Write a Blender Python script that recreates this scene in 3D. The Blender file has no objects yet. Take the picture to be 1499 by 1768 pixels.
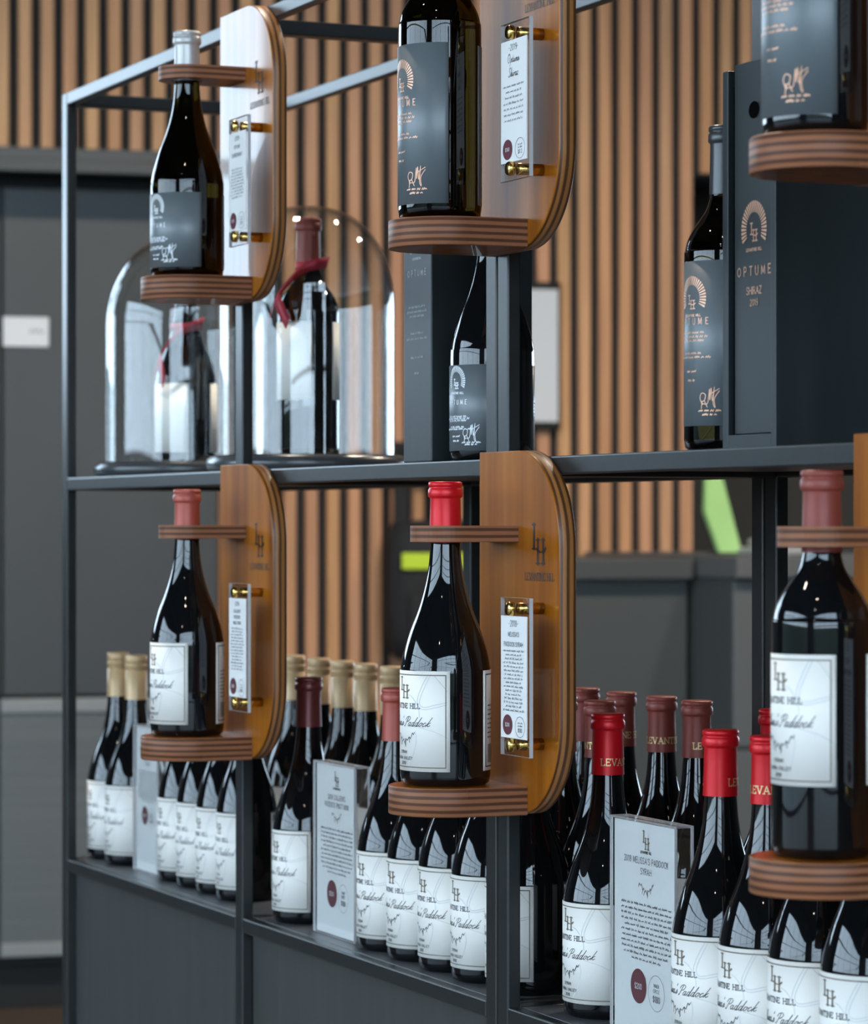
import bpy, bmesh, math, random
from mathutils import Vector, Matrix
random.seed(7)
SC = bpy.context.scene
COL = SC.collection
PI = math.pi

# ------------------------------------------------------------------ camera
cam_d = bpy.data.cameras.new('camera')
cam = bpy.data.objects.new('camera', cam_d); COL.objects.link(cam)
cam.location = (4.4801, -1.3197, 0.4841)
cam.rotation_euler = (PI / 2, 0, math.radians(66.96))
cam_d.sensor_width = 36.0
cam_d.lens = 5530 / 1768 * 36.0
cam_d.shift_y = 19 / 1768
cam_d.clip_start = 0.05
cam_d.dof.use_dof = True
cam_d.dof.focus_distance = 3.12
cam_d.dof.aperture_fstop = 10.0
SC.camera = cam

# ------------------------------------------------------------------ sky
world = bpy.data.worlds.new('overcast_sky'); SC.world = world
world.use_nodes = True
wn = world.node_tree; wn.nodes.clear()
w_out = wn.nodes.new('ShaderNodeOutputWorld'); w_bg = wn.nodes.new('ShaderNodeBackground')
w_tc = wn.nodes.new('ShaderNodeTexCoord'); w_sep = wn.nodes.new('ShaderNodeSeparateXYZ')
w_ramp = wn.nodes.new('ShaderNodeValToRGB')
w_ramp.color_ramp.elements[0].position = 0.0; w_ramp.color_ramp.elements[0].color = (0.64, 0.83, 1.0, 1)
w_ramp.color_ramp.elements[1].position = 0.8; w_ramp.color_ramp.elements[1].color = (0.56, 0.78, 1.0, 1)
wn.links.new(w_tc.outputs['Generated'], w_sep.inputs[0]); wn.links.new(w_sep.outputs['Z'], w_ramp.inputs[0])
wn.links.new(w_ramp.outputs[0], w_bg.inputs[0]); wn.links.new(w_bg.outputs[0], w_out.inputs[0])
w_bg.inputs[1].default_value = 9.8

# ------------------------------------------------------------------ exposure
SC.view_settings.view_transform = 'Standard'
SC.view_settings.look = 'None'
SC.view_settings.gamma = 1.0
SC.view_settings.use_curve_mapping = False
SC.view_settings.exposure = 0.0

# room frame: a along the slatted wall to the right, b out of it towards the viewer
RO = Vector((-4.5713, 1.1603, 0)); RA = Vector((0.13389, 0.99100, 0)); RB = Vector((0.99100, -0.13389, 0))
RROT = math.radians(82.3057)
FLOOR = -0.85; CEIL = 4.4
def rp(a, b, z=0.0):
    p = RO + RA * a + RB * b
    return (p.x, p.y, z)

def lamp(name, loc, energy, color, radius, spot=None):
    d = bpy.data.lights.new(name, 'SPOT' if spot else 'POINT')
    d.energy = energy; d.color = color; d.shadow_soft_size = radius
    if spot: d.spot_size = math.radians(spot); d.spot_blend = 0.6
    o = bpy.data.objects.new(name, d); COL.objects.link(o); o.location = loc
    return o
WARM = (1.0, 0.87, 0.72)
for (a, b) in [(-0.5, 4.4), (1.1, 4.4), (2.7, 4.4)]:
    lamp('ceiling_spotlight', rp(a, b, 3.4), 300, WARM, 0.11, 165)
for (a, b) in [(-1.6, 8.6), (-3.2, 10.4), (-2.2, 6.4)]:
    lamp('ceiling_spotlight', rp(a, b, 3.3), 16, WARM, 0.045, 150)

# ------------------------------------------------------------------ materials
MATS = {}
def mat(name, col=(0.5, 0.5, 0.5), rough=0.5, metal=0.0, coat=0.0, trans=0.0, ior=1.5, spec=0.5, coat_rough=0.05, build=None):
    if name in MATS: return MATS[name]
    m = bpy.data.materials.new(name); m.use_nodes = True
    nt = m.node_tree; p = nt.nodes['Principled BSDF']
    p.inputs['Base Color'].default_value = (*col, 1)
    p.inputs['Roughness'].default_value = rough
    p.inputs['Metallic'].default_value = metal
    p.inputs['IOR'].default_value = ior
    p.inputs['Coat Weight'].default_value = coat
    p.inputs['Coat Roughness'].default_value = coat_rough
    p.inputs['Transmission Weight'].default_value = trans
    p.inputs['Specular IOR Level'].default_value = spec
    if build: build(nt, p)
    MATS[name] = m
    return m
def N(nt, t, **kw):
    n = nt.nodes.new(t)
    for k, v in kw.items(): setattr(n, k, v)
    return n
def coords(nt, scale):
    tc = N(nt, 'ShaderNodeTexCoord'); mp = N(nt, 'ShaderNodeMapping')
    mp.inputs['Scale'].default_value = scale
    nt.links.new(tc.outputs['Object'], mp.inputs[0])
    oi = N(nt, 'ShaderNodeObjectInfo'); mul = N(nt, 'ShaderNodeVectorMath', operation='SCALE')
    cmb = N(nt, 'ShaderNodeCombineXYZ')
    for i in range(3): nt.links.new(oi.outputs['Random'], cmb.inputs[i])
    mul.inputs['Scale'].default_value = 17.0
    nt.links.new(cmb.outputs[0], mul.inputs[0])
    add = N(nt, 'ShaderNodeVectorMath', operation='ADD')
    nt.links.new(mp.outputs[0], add.inputs[0]); nt.links.new(mul.outputs[0], add.inputs[1])
    return add.outputs[0]
def ramp(nt, fac, stops):
    r = N(nt, 'ShaderNodeValToRGB'); e = r.color_ramp.elements
    e[0].position, e[0].color = stops[0][0], (*stops[0][1], 1)
    e[1].position, e[1].color = stops[-1][0], (*stops[-1][1], 1)
    for pos, c in stops[1:-1]:
        x = e.new(pos); x.color = (*c, 1)
    nt.links.new(fac, r.inputs[0]); return r.outputs[0]
def grain(c0, c1, scale, detail=5, bump=0.0, c2=None):
    def b(nt, p):
        v = coords(nt, scale)
        no = N(nt, 'ShaderNodeTexNoise'); no.inputs['Scale'].default_value = 1.0; no.inputs['Detail'].default_value = detail
        nt.links.new(v, no.inputs['Vector'])
        st = [(0.3, c0), (0.7, c1)] if c2 is None else [(0.28, c0), (0.5, c2), (0.72, c1)]
        nt.links.new(ramp(nt, no.outputs[0], st), p.inputs['Base Color'])
        if bump:
            bp = N(nt, 'ShaderNodeBump'); bp.inputs['Strength'].default_value = bump; bp.inputs['Distance'].default_value = 0.001
            nt.links.new(no.outputs[0], bp.inputs['Height']); nt.links.new(bp.outputs[0], p.inputs['Normal'])
    return b
def ply(axis, period, c0, c1, phase=0.0):
    """thin alternating veneers seen on a plywood edge"""
    def b(nt, p):
        tc = N(nt, 'ShaderNodeTexCoord'); sp = N(nt, 'ShaderNodeSeparateXYZ')
        nt.links.new(tc.outputs['Object'], sp.inputs[0])
        sc = (4, 4, 60) if axis == 'Z' else (4, 60, 4)
        v = coords(nt, sc)
        no = N(nt, 'ShaderNodeTexNoise'); no.inputs['Scale'].default_value = 6.0; no.inputs['Detail'].default_value = 4
        nt.links.new(v, no.inputs['Vector'])
        m1 = N(nt, 'ShaderNodeMath', operation='MULTIPLY_ADD'); m1.inputs[1].default_value = 1 / period; m1.inputs[2].default_value = phase
        nt.links.new(sp.outputs[axis], m1.inputs[0])
        m2 = N(nt, 'ShaderNodeMath', operation='MULTIPLY_ADD'); m2.inputs[1].default_value = 0.22; m2.inputs[2].default_value = -0.11
        nt.links.new(no.outputs[0], m2.inputs[0])
        m3 = N(nt, 'ShaderNodeMath', operation='ADD'); nt.links.new(m1.outputs[0], m3.inputs[0]); nt.links.new(m2.outputs[0], m3.inputs[1])
        fr = N(nt, 'ShaderNodeMath', operation='PINGPONG'); fr.inputs[1].default_value = 0.5; nt.links.new(m3.outputs[0], fr.inputs[0])
        d = N(nt, 'ShaderNodeMath', operation='MULTIPLY'); d.inputs[1].default_value = 2.0; nt.links.new(fr.outputs[0], d.inputs[0])
        nt.links.new(ramp(nt, d.outputs[0], [(0.30, c0), (0.62, c1)]), p.inputs['Base Color'])
    return b
def slatcol(nt, p):
    oi = N(nt, 'ShaderNodeObjectInfo')
    base = ramp(nt, oi.outputs['Random'], [(0.0, (0.64, 0.325, 0.145)), (0.35, (0.60, 0.300, 0.165)), (0.65, (0.66, 0.365, 0.165)), (1.0, (0.56, 0.290, 0.170))])
    v = coords(nt, (40, 40, 1.6))
    no = N(nt, 'ShaderNodeTexNoise'); no.inputs['Scale'].default_value = 1.0; no.inputs['Detail'].default_value = 5
    nt.links.new(v, no.inputs['Vector'])
    f = ramp(nt, no.outputs[0], [(0.3, (0.75, 0.72, 0.7)), (0.7, (1.1, 1.1, 1.1))])
    mx = N(nt, 'ShaderNodeMix', data_type='RGBA', blend_type='MULTIPLY'); mx.inputs[0].default_value = 1.0
    nt.links.new(base, mx.inputs[6]); nt.links.new(f, mx.inputs[7]); nt.links.new(mx.outputs[2], p.inputs['Base Color'])

M_STEEL = mat('charcoal_powder_coat', (0.016, 0.016, 0.016), 0.34, spec=0.36, build=grain((0.014, 0.0145, 0.0145), (0.019, 0.0195, 0.0195), (60, 60, 60)))
M_PANEL = mat('charcoal_wood_panel', (0.07, 0.075, 0.078), 0.5, build=grain((0.030, 0.029, 0.027), (0.042, 0.040, 0.037), (40, 40, 3), bump=0.15))
M_SHELF = mat('charcoal_shelf', (0.07, 0.07, 0.075), 0.42, build=grain((0.070, 0.071, 0.075), (0.092, 0.092, 0.097), (6, 60, 60)))
M_WOOD = mat('varnished_plywood_face', (0.4, 0.17, 0.04), 0.35, coat=0.36, coat_rough=0.03, spec=0.12,
             build=grain((0.165, 0.042, 0.002), (0.40, 0.132, 0.014), (34, 34, 2.0), c2=(0.295, 0.086, 0.004)))
M_PLYY = mat('plywood_board_edge', (0.4, 0.2, 0.08), 0.4, build=ply('Y', 0.0072, (0.085, 0.030, 0.008), (0.34, 0.132, 0.036), 0.2))
M_PLYZ = mat('plywood_ledge_edge', (0.3, 0.13, 0.07), 0.5, spec=0.25, build=ply('Z', 0.0066, (0.080, 0.026, 0.010), (0.25, 0.094, 0.042), 0.15))
M_SLAT = mat('timber_slat', (0.45, 0.24, 0.12), 0.55, build=slatcol)
M_BACK = mat('black_wall_felt', (0.018, 0.018, 0.019), 0.9)
M_CAB = mat('dark_grey_laminate', (0.075, 0.082, 0.085), 0.45, build=grain((0.037, 0.041, 0.042), (0.045, 0.049, 0.050), (3, 3, 3)))
M_CABL = mat('grey_ribbed_laminate', (0.13, 0.14, 0.14), 0.4, build=grain((0.082, 0.090, 0.090), (0.108, 0.117, 0.117), (2, 2, 120)))
M_TRIM = mat('mid_grey_trim', (0.2, 0.21, 0.215), 0.4)
M_DARK = mat('near_black_laminate', (0.010, 0.011, 0.011), 0.6, spec=0.3)
M_COUNT = mat('grey_counter_stone', (0.045, 0.048, 0.048), 0.5)
M_COUNTL = mat('light_grey_counter_stone', (0.085, 0.088, 0.088), 0.5)
M_COUNT2 = mat('grey_counter_front', (0.045, 0.050, 0.049), 0.55)
M_COUNT3 = mat('mid_grey_counter_front', (0.085, 0.09, 0.092), 0.5)
M_FLOOR = mat('brown_timber_floor', (0.16, 0.11, 0.08), 0.4, build=grain((0.06, 0.042, 0.030), (0.10, 0.072, 0.052), (2, 30, 30)))
M_CEIL = mat('dark_ceiling', (0.045, 0.045, 0.045), 0.9)
M_WALL = mat('dark_plaster', (0.06, 0.06, 0.06), 0.9)
M_MULL = mat('window_steel', (0.04, 0.045, 0.05), 0.5)
M_NICHE = mat('dim_brown_niche', (0.05, 0.046, 0.038), 0.8)
M_GROUND = mat('outside_paving', (0.22, 0.23, 0.22), 0.9)
M_HORIZON = mat('horizon_block_green', (0.10, 0.12, 0.09), 0.9)  # for the added blocks outside the windows, never in view
M_BLACKGL = mat('black_wine_glass', (0.0035, 0.0035, 0.004), 0.035, ior=1.52, spec=0.5)
M_OLIVE = mat('olive_wine_glass', (0.0045, 0.003, 0.0005), 0.02, trans=1.0, ior=1.45)
def thin_glass(tint, rough, f0, amt):
    """thin clear sheet: mirror reflection rising at grazing angles, the rest passes straight through"""
    def b(nt, p):
        lw = N(nt, 'ShaderNodeLayerWeight'); lw.inputs[0].default_value = 0.5
        pw = N(nt, 'ShaderNodeMath', operation='POWER'); pw.inputs[1].default_value = 4.0
        ma = N(nt, 'ShaderNodeMath', operation='MULTIPLY_ADD'); ma.inputs[1].default_value = amt; ma.inputs[2].default_value = f0
        tr = N(nt, 'ShaderNodeBsdfTransparent'); tr.inputs[0].default_value = (*tint, 1)
        gl = N(nt, 'ShaderNodeBsdfGlossy'); gl.inputs['Roughness'].default_value = rough
        mx = N(nt, 'ShaderNodeMixShader'); out = nt.nodes['Material Output']
        nt.links.new(lw.outputs['Facing'], pw.inputs[0]); nt.links.new(pw.outputs[0], ma.inputs[0]); nt.links.new(ma.outputs[0], mx.inputs[0])
        nt.links.new(tr.outputs[0], mx.inputs[1]); nt.links.new(gl.outputs[0], mx.inputs[2]); nt.links.new(mx.outputs[0], out.inputs[0])
        nt.nodes.remove(p)
    return b
M_CLEAR = mat('clear_glass', build=thin_glass((0.97, 0.98, 0.98), 0.01, 0.045, 0.75))
M_ACRYL = mat('clear_acrylic', build=thin_glass((0.975, 0.975, 0.975), 0.02, 0.025, 0.35))
M_EDGELIT = mat('painted_acrylic_edge_light', (0.50, 0.48, 0.48), 0.35)  # opaque pale tone standing in for light shining in clear edges
M_RED = mat('bright_red_foil', (0.56, 0.006, 0.012), 0.36, metal=0.2, spec=0.35)
M_SALMON = mat('dusty_red_foil', (0.36, 0.066, 0.044), 0.42, metal=0.15)
M_MAROON = mat('dark_maroon_foil', (0.15, 0.030, 0.030), 0.36, metal=0.3)
M_BROWN = mat('brown_red_foil', (0.215, 0.044, 0.032), 0.42, metal=0.1, spec=0.35)
M_BEIGE = mat('beige_gold_foil', (0.54, 0.355, 0.185), 0.4, metal=0.15)
M_SILVER = mat('silver_white_foil', (0.44, 0.43, 0.42), 0.35, metal=0.3)
M_BLKFOIL = mat('black_wax_foil', (0.03, 0.032, 0.034), 0.3)
M_PAPER = mat('white_label_paper', (0.80, 0.755, 0.70), 0.6)
M_CARD = mat('white_card', (0.76, 0.735, 0.715), 0.6)
M_SLATE = mat('slate_blue_label', (0.105, 0.124, 0.134), 0.45, coat=0.5, coat_rough=0.34)
M_SIGN = mat('sign_paper', (0.66, 0.66, 0.645), 0.6)
M_INK = mat('dark_ink', (0.03, 0.03, 0.032), 0.7)
M_GREYINK = mat('grey_ink', (0.18, 0.18, 0.185), 0.7)
M_SIGNINK = mat('charcoal_sign_print', (0.07, 0.07, 0.072), 0.7)
M_LIGHTINK = mat('pale_grey_ink', (0.62, 0.615, 0.61), 0.7)
M_TANINK = mat('bronze_ink', (0.16, 0.125, 0.085), 0.5)
M_GOLD = mat('gold_foil_print', (0.72, 0.52, 0.26), 0.35, metal=0.6)
M_COPPER = mat('copper_foil_print', (0.62, 0.34, 0.22), 0.4, metal=0.3)
M_WHITEINK = mat('white_print', (0.72, 0.74, 0.76), 0.6)
M_BURN = mat('branded_black_brown', (0.022, 0.008, 0.005), 0.5)
M_BRASS = mat('brass', (0.72, 0.46, 0.13), 0.18, metal=1.0)
M_SILVINK = mat('dull_silver_print', (0.38, 0.39, 0.40), 0.5)
M_WINE = mat('maroon_print', (0.115, 0.022, 0.030), 0.6)
M_RIBBON = mat('red_ribbon', (0.42, 0.014, 0.035), 0.5)
M_BOX = mat('black_box_card', (0.016, 0.019, 0.021), 0.42, spec=0.35, build=grain((0.010, 0.013, 0.014), (0.017, 0.021, 0.023), (30, 30, 4)))
M_BOXSHADE = mat('black_box_painted_shade', (0.003, 0.003, 0.003), 0.9, spec=0.0)  # shade of the lid recess and hole put in as flat black
M_TRAY = mat('dark_round_tray', (0.045, 0.048, 0.052), 0.25)
M_BAG = mat('black_fabric', (0.012, 0.012, 0.013), 0.85)
M_HIVIS = mat('lime_yellow_stripe', (0.50, 0.66, 0.03), 0.5)
M_GREEN = mat('light_green_board', (0.30, 0.55, 0.16), 0.5, build=grain((0.30, 0.52, 0.18), (0.36, 0.60, 0.22), (6, 6, 6)))
M_GREYPL = mat('light_grey_plastic', (0.30, 0.30, 0.30), 0.5)
M_NOTICE = mat('pale_notice_sheet', (0.62, 0.63, 0.65), 0.6)

# ------------------------------------------------------------------ mesh helpers
def obj(name, verts, faces, m, parent=None, smooth=False, mi=None, loc=None, rot=None):
    me = bpy.data.meshes.new(name)
    me.from_pydata([tuple(v) for v in verts], [], faces)
    for x in (m if isinstance(m, (list, tuple)) else [m]): me.materials.append(x)
    if mi: me.polygons.foreach_set('material_index', mi)
    if smooth is True: me.polygons.foreach_set('use_smooth', [True] * len(faces))
    elif smooth: me.polygons.foreach_set('use_smooth', smooth)
    me.update()
    return link(name, me, parent, loc, rot)
def link(name, me, parent=None, loc=None, rot=None):
    o = bpy.data.objects.new(name, me); COL.objects.link(o)
    if parent: o.parent = parent
    if loc: o.location = loc
    if rot: o.rotation_euler = rot
    return o
def empty(name, loc=(0, 0, 0), rz=0.0):
    o = bpy.data.objects.new(name, None); COL.objects.link(o)
    o.location = loc; o.rotation_euler = (0, 0, rz); o.empty_display_size = 0.05
    return o
def tag(o, label, cat, group=None):
    o['label'] = label; o['category'] = cat
    if group: o['group'] = group
    return o
def structure(o): o['kind'] = 'structure'; return o
CACHE = {}
def cached(key, fn):
    if key not in CACHE: CACHE[key] = fn()
    return CACHE[key]
def mesh_of(verts, faces, m, smooth=False, mi=None, name='mesh'):
    me = bpy.data.meshes.new(name)
    me.from_pydata([tuple(v) for v in verts], [], faces)
    for x in (m if isinstance(m, (list, tuple)) else [m]): me.materials.append(x)
    if mi: me.polygons.foreach_set('material_index', mi)
    if smooth is True: me.polygons.foreach_set('use_smooth', [True] * len(faces))
    elif smooth: me.polygons.foreach_set('use_smooth', smooth)
    me.update(); return me
def cbox_mesh(x0, x1, y0, y1, z0, z1, m, ch=0.0015, seg=2):
    bm = bmesh.new()
    bmesh.ops.create_cube(bm, size=1.0)
    for v in bm.verts:
        v.co = Vector(((x0 + x1) / 2 + v.co.x * (x1 - x0), (y0 + y1) / 2 + v.co.y * (y1 - y0), (z0 + z1) / 2 + v.co.z * (z1 - z0)))
    if ch: bmesh.ops.bevel(bm, geom=list(bm.edges), offset=ch, segments=seg, affect='EDGES', profile=0.5)
    me = bpy.data.meshes.new('box'); bm.to_mesh(me); bm.free(); me.materials.append(m)
    return me
def box(name, x0, x1, y0, y1, z0, z1, m, parent=None, ch=0.0015, loc=None, rot=None, seg=2):
    me = cbox_mesh(x0, x1, y0, y1, z0, z1, m, ch, seg); me.name = name
    return link(name, me, parent, loc, rot)
def abox(name, x0, x1, y0, y1, z0, z1, parent, clear):
    """acrylic sheet: clear faces across axis `clear`, edges painted pale for the light they gather"""
    o = box(name, x0, x1, y0, y1, z0, z1, M_ACRYL, parent, 0)
    o.data.materials.append(M_EDGELIT)
    for p in o.data.polygons: p.material_index = 0 if abs(p.normal[clear]) > .9 else 1
    return o
def rbox(name, a0, a1, b0, b1, z0, z1, m, parent=None, ch=0.003):
    """box in the room frame, own origin at its foot (local x = along wall, local -y = into the room)"""
    if parent is not None:
        pa, pb, pz = parent['ra'], parent['rb'], parent['rz']
        return box(name, a0 - pa, a1 - pa, -(b1 - pb), -(b0 - pb), z0 - pz, z1 - pz, m, parent, ch)
    ca, cb = (a0 + a1) / 2, (b0 + b1) / 2
    return box(name, a0 - ca, a1 - ca, -(b1 - cb), -(b0 - cb), 0, z1 - z0, m, None, ch, rp(ca, cb, z0), (0, 0, RROT))
def rempty(name, a, b, z):
    o = empty(name, rp(a, b, z), RROT); o['ra'] = a; o['rb'] = b; o['rz'] = z
    return o
def done(*os):
    for o in os:
        for k in ('ra', 'rb', 'rz'):
            if k in o: del o[k]
def lathe(prof, m, seg=56, name='lathe', close=False):
    """prof: (r, z) from bottom to top; r=0 ends are closed to a point"""
    V, Fc, rings = [], [], []
    for r, z in prof:
        if r < 1e-6:
            V.append((0, 0, z)); rings.append([len(V) - 1])
        else:
            rings.append(list(range(len(V), len(V) + seg)))
            V += [(r * math.cos(2 * PI * i / seg), r * math.sin(2 * PI * i / seg), z) for i in range(seg)]
    pairs = list(zip(rings, rings[1:]))
    if close: pairs.append((rings[-1], rings[0]))
    for A, B in pairs:
        for i in range(seg):
            j = (i + 1) % seg
            if len(A) == 1 and len(B) == 1: continue
            if len(A) == 1: Fc.append((A[0], B[j], B[i]))
            elif len(B) == 1: Fc.append((A[i], A[j], B[0]))
            else: Fc.append((A[i], A[j], B[j], B[i]))
    return mesh_of(V, Fc, m, True, name=name)
def smooth_prof(pts, n=6):
    out = []
    P = [pts[0]] + list(pts) + [pts[-1]]
    for i in range(1, len(P) - 2):
        p0, p1, p2, p3 = P[i - 1], P[i], P[i + 1], P[i + 2]
        for k in range(n):
            t = k / n
            out.append(tuple(0.5 * ((2 * p1[d]) + (-p0[d] + p2[d]) * t + (2 * p0[d] - 5 * p1[d] + 4 * p2[d] - p3[d]) * t * t
                                    + (-p0[d] + 3 * p1[d] - 3 * p2[d] + p3[d]) * t ** 3) for d in range(len(p1))))
    out.append(tuple(pts[-1])); return out

# ------------------------------------------------------------------ strokes: lettering, borders, sketches
CAPS = {
 'A': (.72, [[(0, 0), (.36, 1), (.72, 0)], [(.13, .34), (.59, .34)]]),
 'B': (.6, [[(0, 0), (0, 1), (.35, 1), (.5, .88), (.5, .64), (.35, .53), (0, .53)], [(.35, .53), (.58, .4), (.58, .13), (.4, 0), (0, 0)]]),
 'C': (.66, [[(.66, .82), (.5, .98), (.3, 1), (.08, .8), (0, .5), (.08, .2), (.3, 0), (.5, .02), (.66, .18)]]),
 'D': (.7, [[(0, 0), (0, 1), (.35, 1), (.62, .82), (.7, .5), (.62, .18), (.35, 0), (0, 0)]]),
 'E': (.55, [[(.55, 1), (0, 1), (0, 0), (.55, 0)], [(0, .52), (.42, .52)]]),
 'F': (.52, [[(.52, 1), (0, 1), (0, 0)], [(0, .52), (.42, .52)]]),
 'G': (.7, [[(.66, .82), (.5, .98), (.3, 1), (.08, .8), (0, .5), (.08, .2), (.3, 0), (.55, .03), (.68, .15), (.68, .45), (.42, .45)]]),
 'H': (.66, [[(0, 0), (0, 1)], [(.66, 0), (.66, 1)], [(0, .52), (.66, .52)]]),
 'I': (.06, [[(.03, 0), (.03, 1)]]),
 'J': (.4, [[(.38, 1), (.38, .2), (.25, 0), (.1, 0), (0, .15)]]),
 'K': (.6, [[(0, 0), (0, 1)], [(.58, 1), (0, .42)], [(.18, .6), (.6, 0)]]),
 'L': (.5, [[(0, 1), (0, 0), (.5, 0)]]),
 'M': (.82, [[(0, 0), (.05, 1), (.41, .12), (.77, 1), (.82, 0)]]),
 'N': (.68, [[(0, 0), (0, 1), (.68, 0), (.68, 1)]]),
 'O': (.76, [[(.38, 1), (.1, .82), (0, .5), (.1, .18), (.38, 0), (.66, .18), (.76, .5), (.66, .82), (.38, 1)]]),
 'P': (.56, [[(0, 0), (0, 1), (.36, 1), (.55, .88), (.55, .6), (.36, .47), (0, .47)]]),
 'Q': (.76, [[(.38, 1), (.1, .82), (0, .5), (.1, .18), (.38, 0), (.66, .18), (.76, .5), (.66, .82), (.38, 1)], [(.45, .25), (.8, -.1)]]),
 'R': (.6, [[(0, 0), (0, 1), (.36, 1), (.55, .88), (.55, .62), (.36, .5), (0, .5)], [(.3, .5), (.6, 0)]]),
 'S': (.54, [[(.52, .84), (.36, 1), (.16, 1), (.02, .84), (.06, .62), (.46, .4), (.54, .2), (.4, .02), (.16, 0), (0, .16)]]),
 'T': (.62, [[(0, 1), (.62, 1)], [(.31, 1), (.31, 0)]]),
 'U': (.64, [[(0, 1), (0, .25), (.14, .02), (.32, 0), (.5, .02), (.64, .25), (.64, 1)]]),
 'V': (.68, [[(0, 1), (.34, 0), (.68, 1)]]),
 'W': (.95, [[(0, 1), (.22, 0), (.47, .9), (.72, 0), (.95, 1)]]),
 'X': (.62, [[(0, 0), (.62, 1)], [(0, 1), (.62, 0)]]),
 'Y': (.62, [[(0, 1), (.31, .5), (.62, 1)], [(.31, .5), (.31, 0)]]),
 'Z': (.58, [[(0, 1), (.58, 1), (0, 0), (.58, 0)]]),
 '0': (.55, [[(.27, 1), (.06, .8), (0, .5), (.06, .2), (.27, 0), (.49, .2), (.55, .5), (.49, .8), (.27, 1)]]),
 '1': (.3, [[(0, .8), (.2, 1), (.2, 0)]]),
 '2': (.52, [[(.02, .8), (.14, .97), (.34, 1), (.5, .84), (.46, .6), (0, 0), (.52, 0)]]),
 '3': (.52, [[(.02, .86), (.2, 1), (.4, .96), (.48, .78), (.4, .58), (.2, .54)], [(.4, .56), (.52, .34), (.46, .1), (.24, 0), (0, .12)]]),
 '5': (.52, [[(.48, 1), (.08, 1), (.04, .56), (.28, .62), (.5, .46), (.5, .16), (.28, 0), (0, .1)]]),
 '6': (.52, [[(.44, .96), (.2, .84), (.02, .5), (.02, .2), (.2, 0), (.42, .06), (.52, .28), (.42, .52), (.2, .56), (.03, .36)]]),
 '8': (.54, [[(.27, 1), (.08, .9), (.06, .68), (.27, .54), (.5, .36), (.48, .1), (.27, 0), (.06, .1), (.04, .36), (.27, .54), (.48, .68), (.46, .9), (.27, 1)]]),
 '9': (.52, [[(.48, .6), (.3, .44), (.1, .5), (.02, .74), (.14, .96), (.34, 1), (.5, .84), (.5, .5), (.4, .16), (.14, 0)]]),
 '$': (.54, [[(.52, .82), (.36, .93), (.16, .93), (.02, .8), (.06, .62), (.46, .4), (.54, .2), (.4, .07), (.16, .07), (0, .18)], [(.27, 1.1), (.27, -.1)]]),
 "'": (.06, [[(.04, 1), (.02, .78)]]), '-': (.35, [[(.02, .45), (.33, .45)]]), '.': (.06, [[(.02, 0), (.05, .06)]]), ' ': (.34, []),
}
LOWER = {
 'a': (.5, [[(.28, .36), (.12, .4), (0, .2), (.08, 0), (.22, .1), (.32, .4), (.27, .08), (.36, 0), (.52, .15)]]),
 'b': (.46, [[(.0, .1), (.22, .95), (.1, .5), (.06, .05), (.2, 0), (.34, .2), (.26, .4), (.12, .3)]]),
 'c': (.4, [[(.28, .34), (.18, .4), (.03, .25), (.04, .04), (.16, 0), (.42, .2)]]),
 'd': (.5, [[(.28, .36), (.12, .4), (0, .2), (.08, 0), (.22, .1), (.44, .95), (.28, .08), (.36, 0), (.52, .15)]]),
 'e': (.38, [[(0, .12), (.24, .28), (.16, .4), (.04, .26), (.06, .02), (.2, 0), (.4, .18)]]),
 'h': (.46, [[(0, 0), (.24, .95), (.14, .6), (.05, 0), (.2, .36), (.32, .38), (.28, .05), (.34, 0), (.48, .15)]]),
 'i': (.22, [[(.08, .38), (.02, .05), (.1, 0), (.26, .15)], [(.12, .55), (.13, .6)]]),
 'k': (.42, [[(0, 0), (.24, .95)], [(.05, .2), (.32, .42), (.12, .22), (.24, .02), (.42, .14)]]),
 'l': (.26, [[(0, .1), (.28, .85), (.22, .97), (.1, .6), (.06, .05), (.16, 0), (.3, .15)]]),
 'm': (.62, [[(0, 0), (.1, .38)], [(.06, .2), (.22, .4), (.26, .3), (.2, 0)], [(.23, .2), (.42, .4), (.46, .3), (.4, .03), (.48, 0), (.62, .15)]]),
 'n': (.44, [[(0, 0), (.1, .38)], [(.06, .2), (.24, .4), (.28, .3), (.22, .03), (.3, 0), (.44, .15)]]),
 'o': (.42, [[(.25, .38), (.08, .36), (0, .15), (.1, 0), (.26, .12), (.28, .34), (.2, .38), (.44, .28)]]),
 'p': (.46, [[(.14, .4), (-.08, -.45)], [(.1, .2), (.28, .4), (.36, .25), (.24, .02), (.06, .06)]]),
 'r': (.34, [[(.0, .0), (.1, .38), (.08, .2), (.22, .38), (.32, .36)]]),
 's': (.3, [[(0, .05), (.17, .42), (.22, .14), (.08, 0), (-.02, .06)], [(.2, .06), (.32, .15)]]),
 't': (.28, [[(.18, .75), (.04, .1), (.12, 0), (.28, .15)], [(0, .42), (.26, .42)]]),
 'u': (.46, [[(.06, .38), (0, .1), (.1, 0), (.24, .16), (.32, .38), (.26, .06), (.34, 0), (.48, .15)]]),
 'z': (.36, [[(.02, .38), (.26, .38), (0, .02), (.3, .02)]]),
 'M': (.95, [[(-.12, .06), (.02, 0), (.14, .3), (.3, 1), (.3, .12), (.66, 1), (.62, .1), (.72, 0), (.92, .15)]]),
 'P': (.62, [[(-.05, .05), (.08, 0), (.32, .9)], [(-.06, .62), (.06, .9), (.4, 1), (.64, .82), (.5, .52), (.22, .46)]]),
 'O': (.7, [[(.4, 1), (.1, .8), (0, .35), (.2, 0), (.5, .15), (.62, .65), (.4, 1), (.3, .85)]]),
 'S': (.55, [[(.55, .86), (.4, 1), (.2, .86), (.24, .6), (.42, .35), (.3, .04), (.05, 0), (-.05, .16)]]),
 "'": (.1, [[(.12, 1), (.08, .8)]]), ' ': (.3, []),
}
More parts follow.
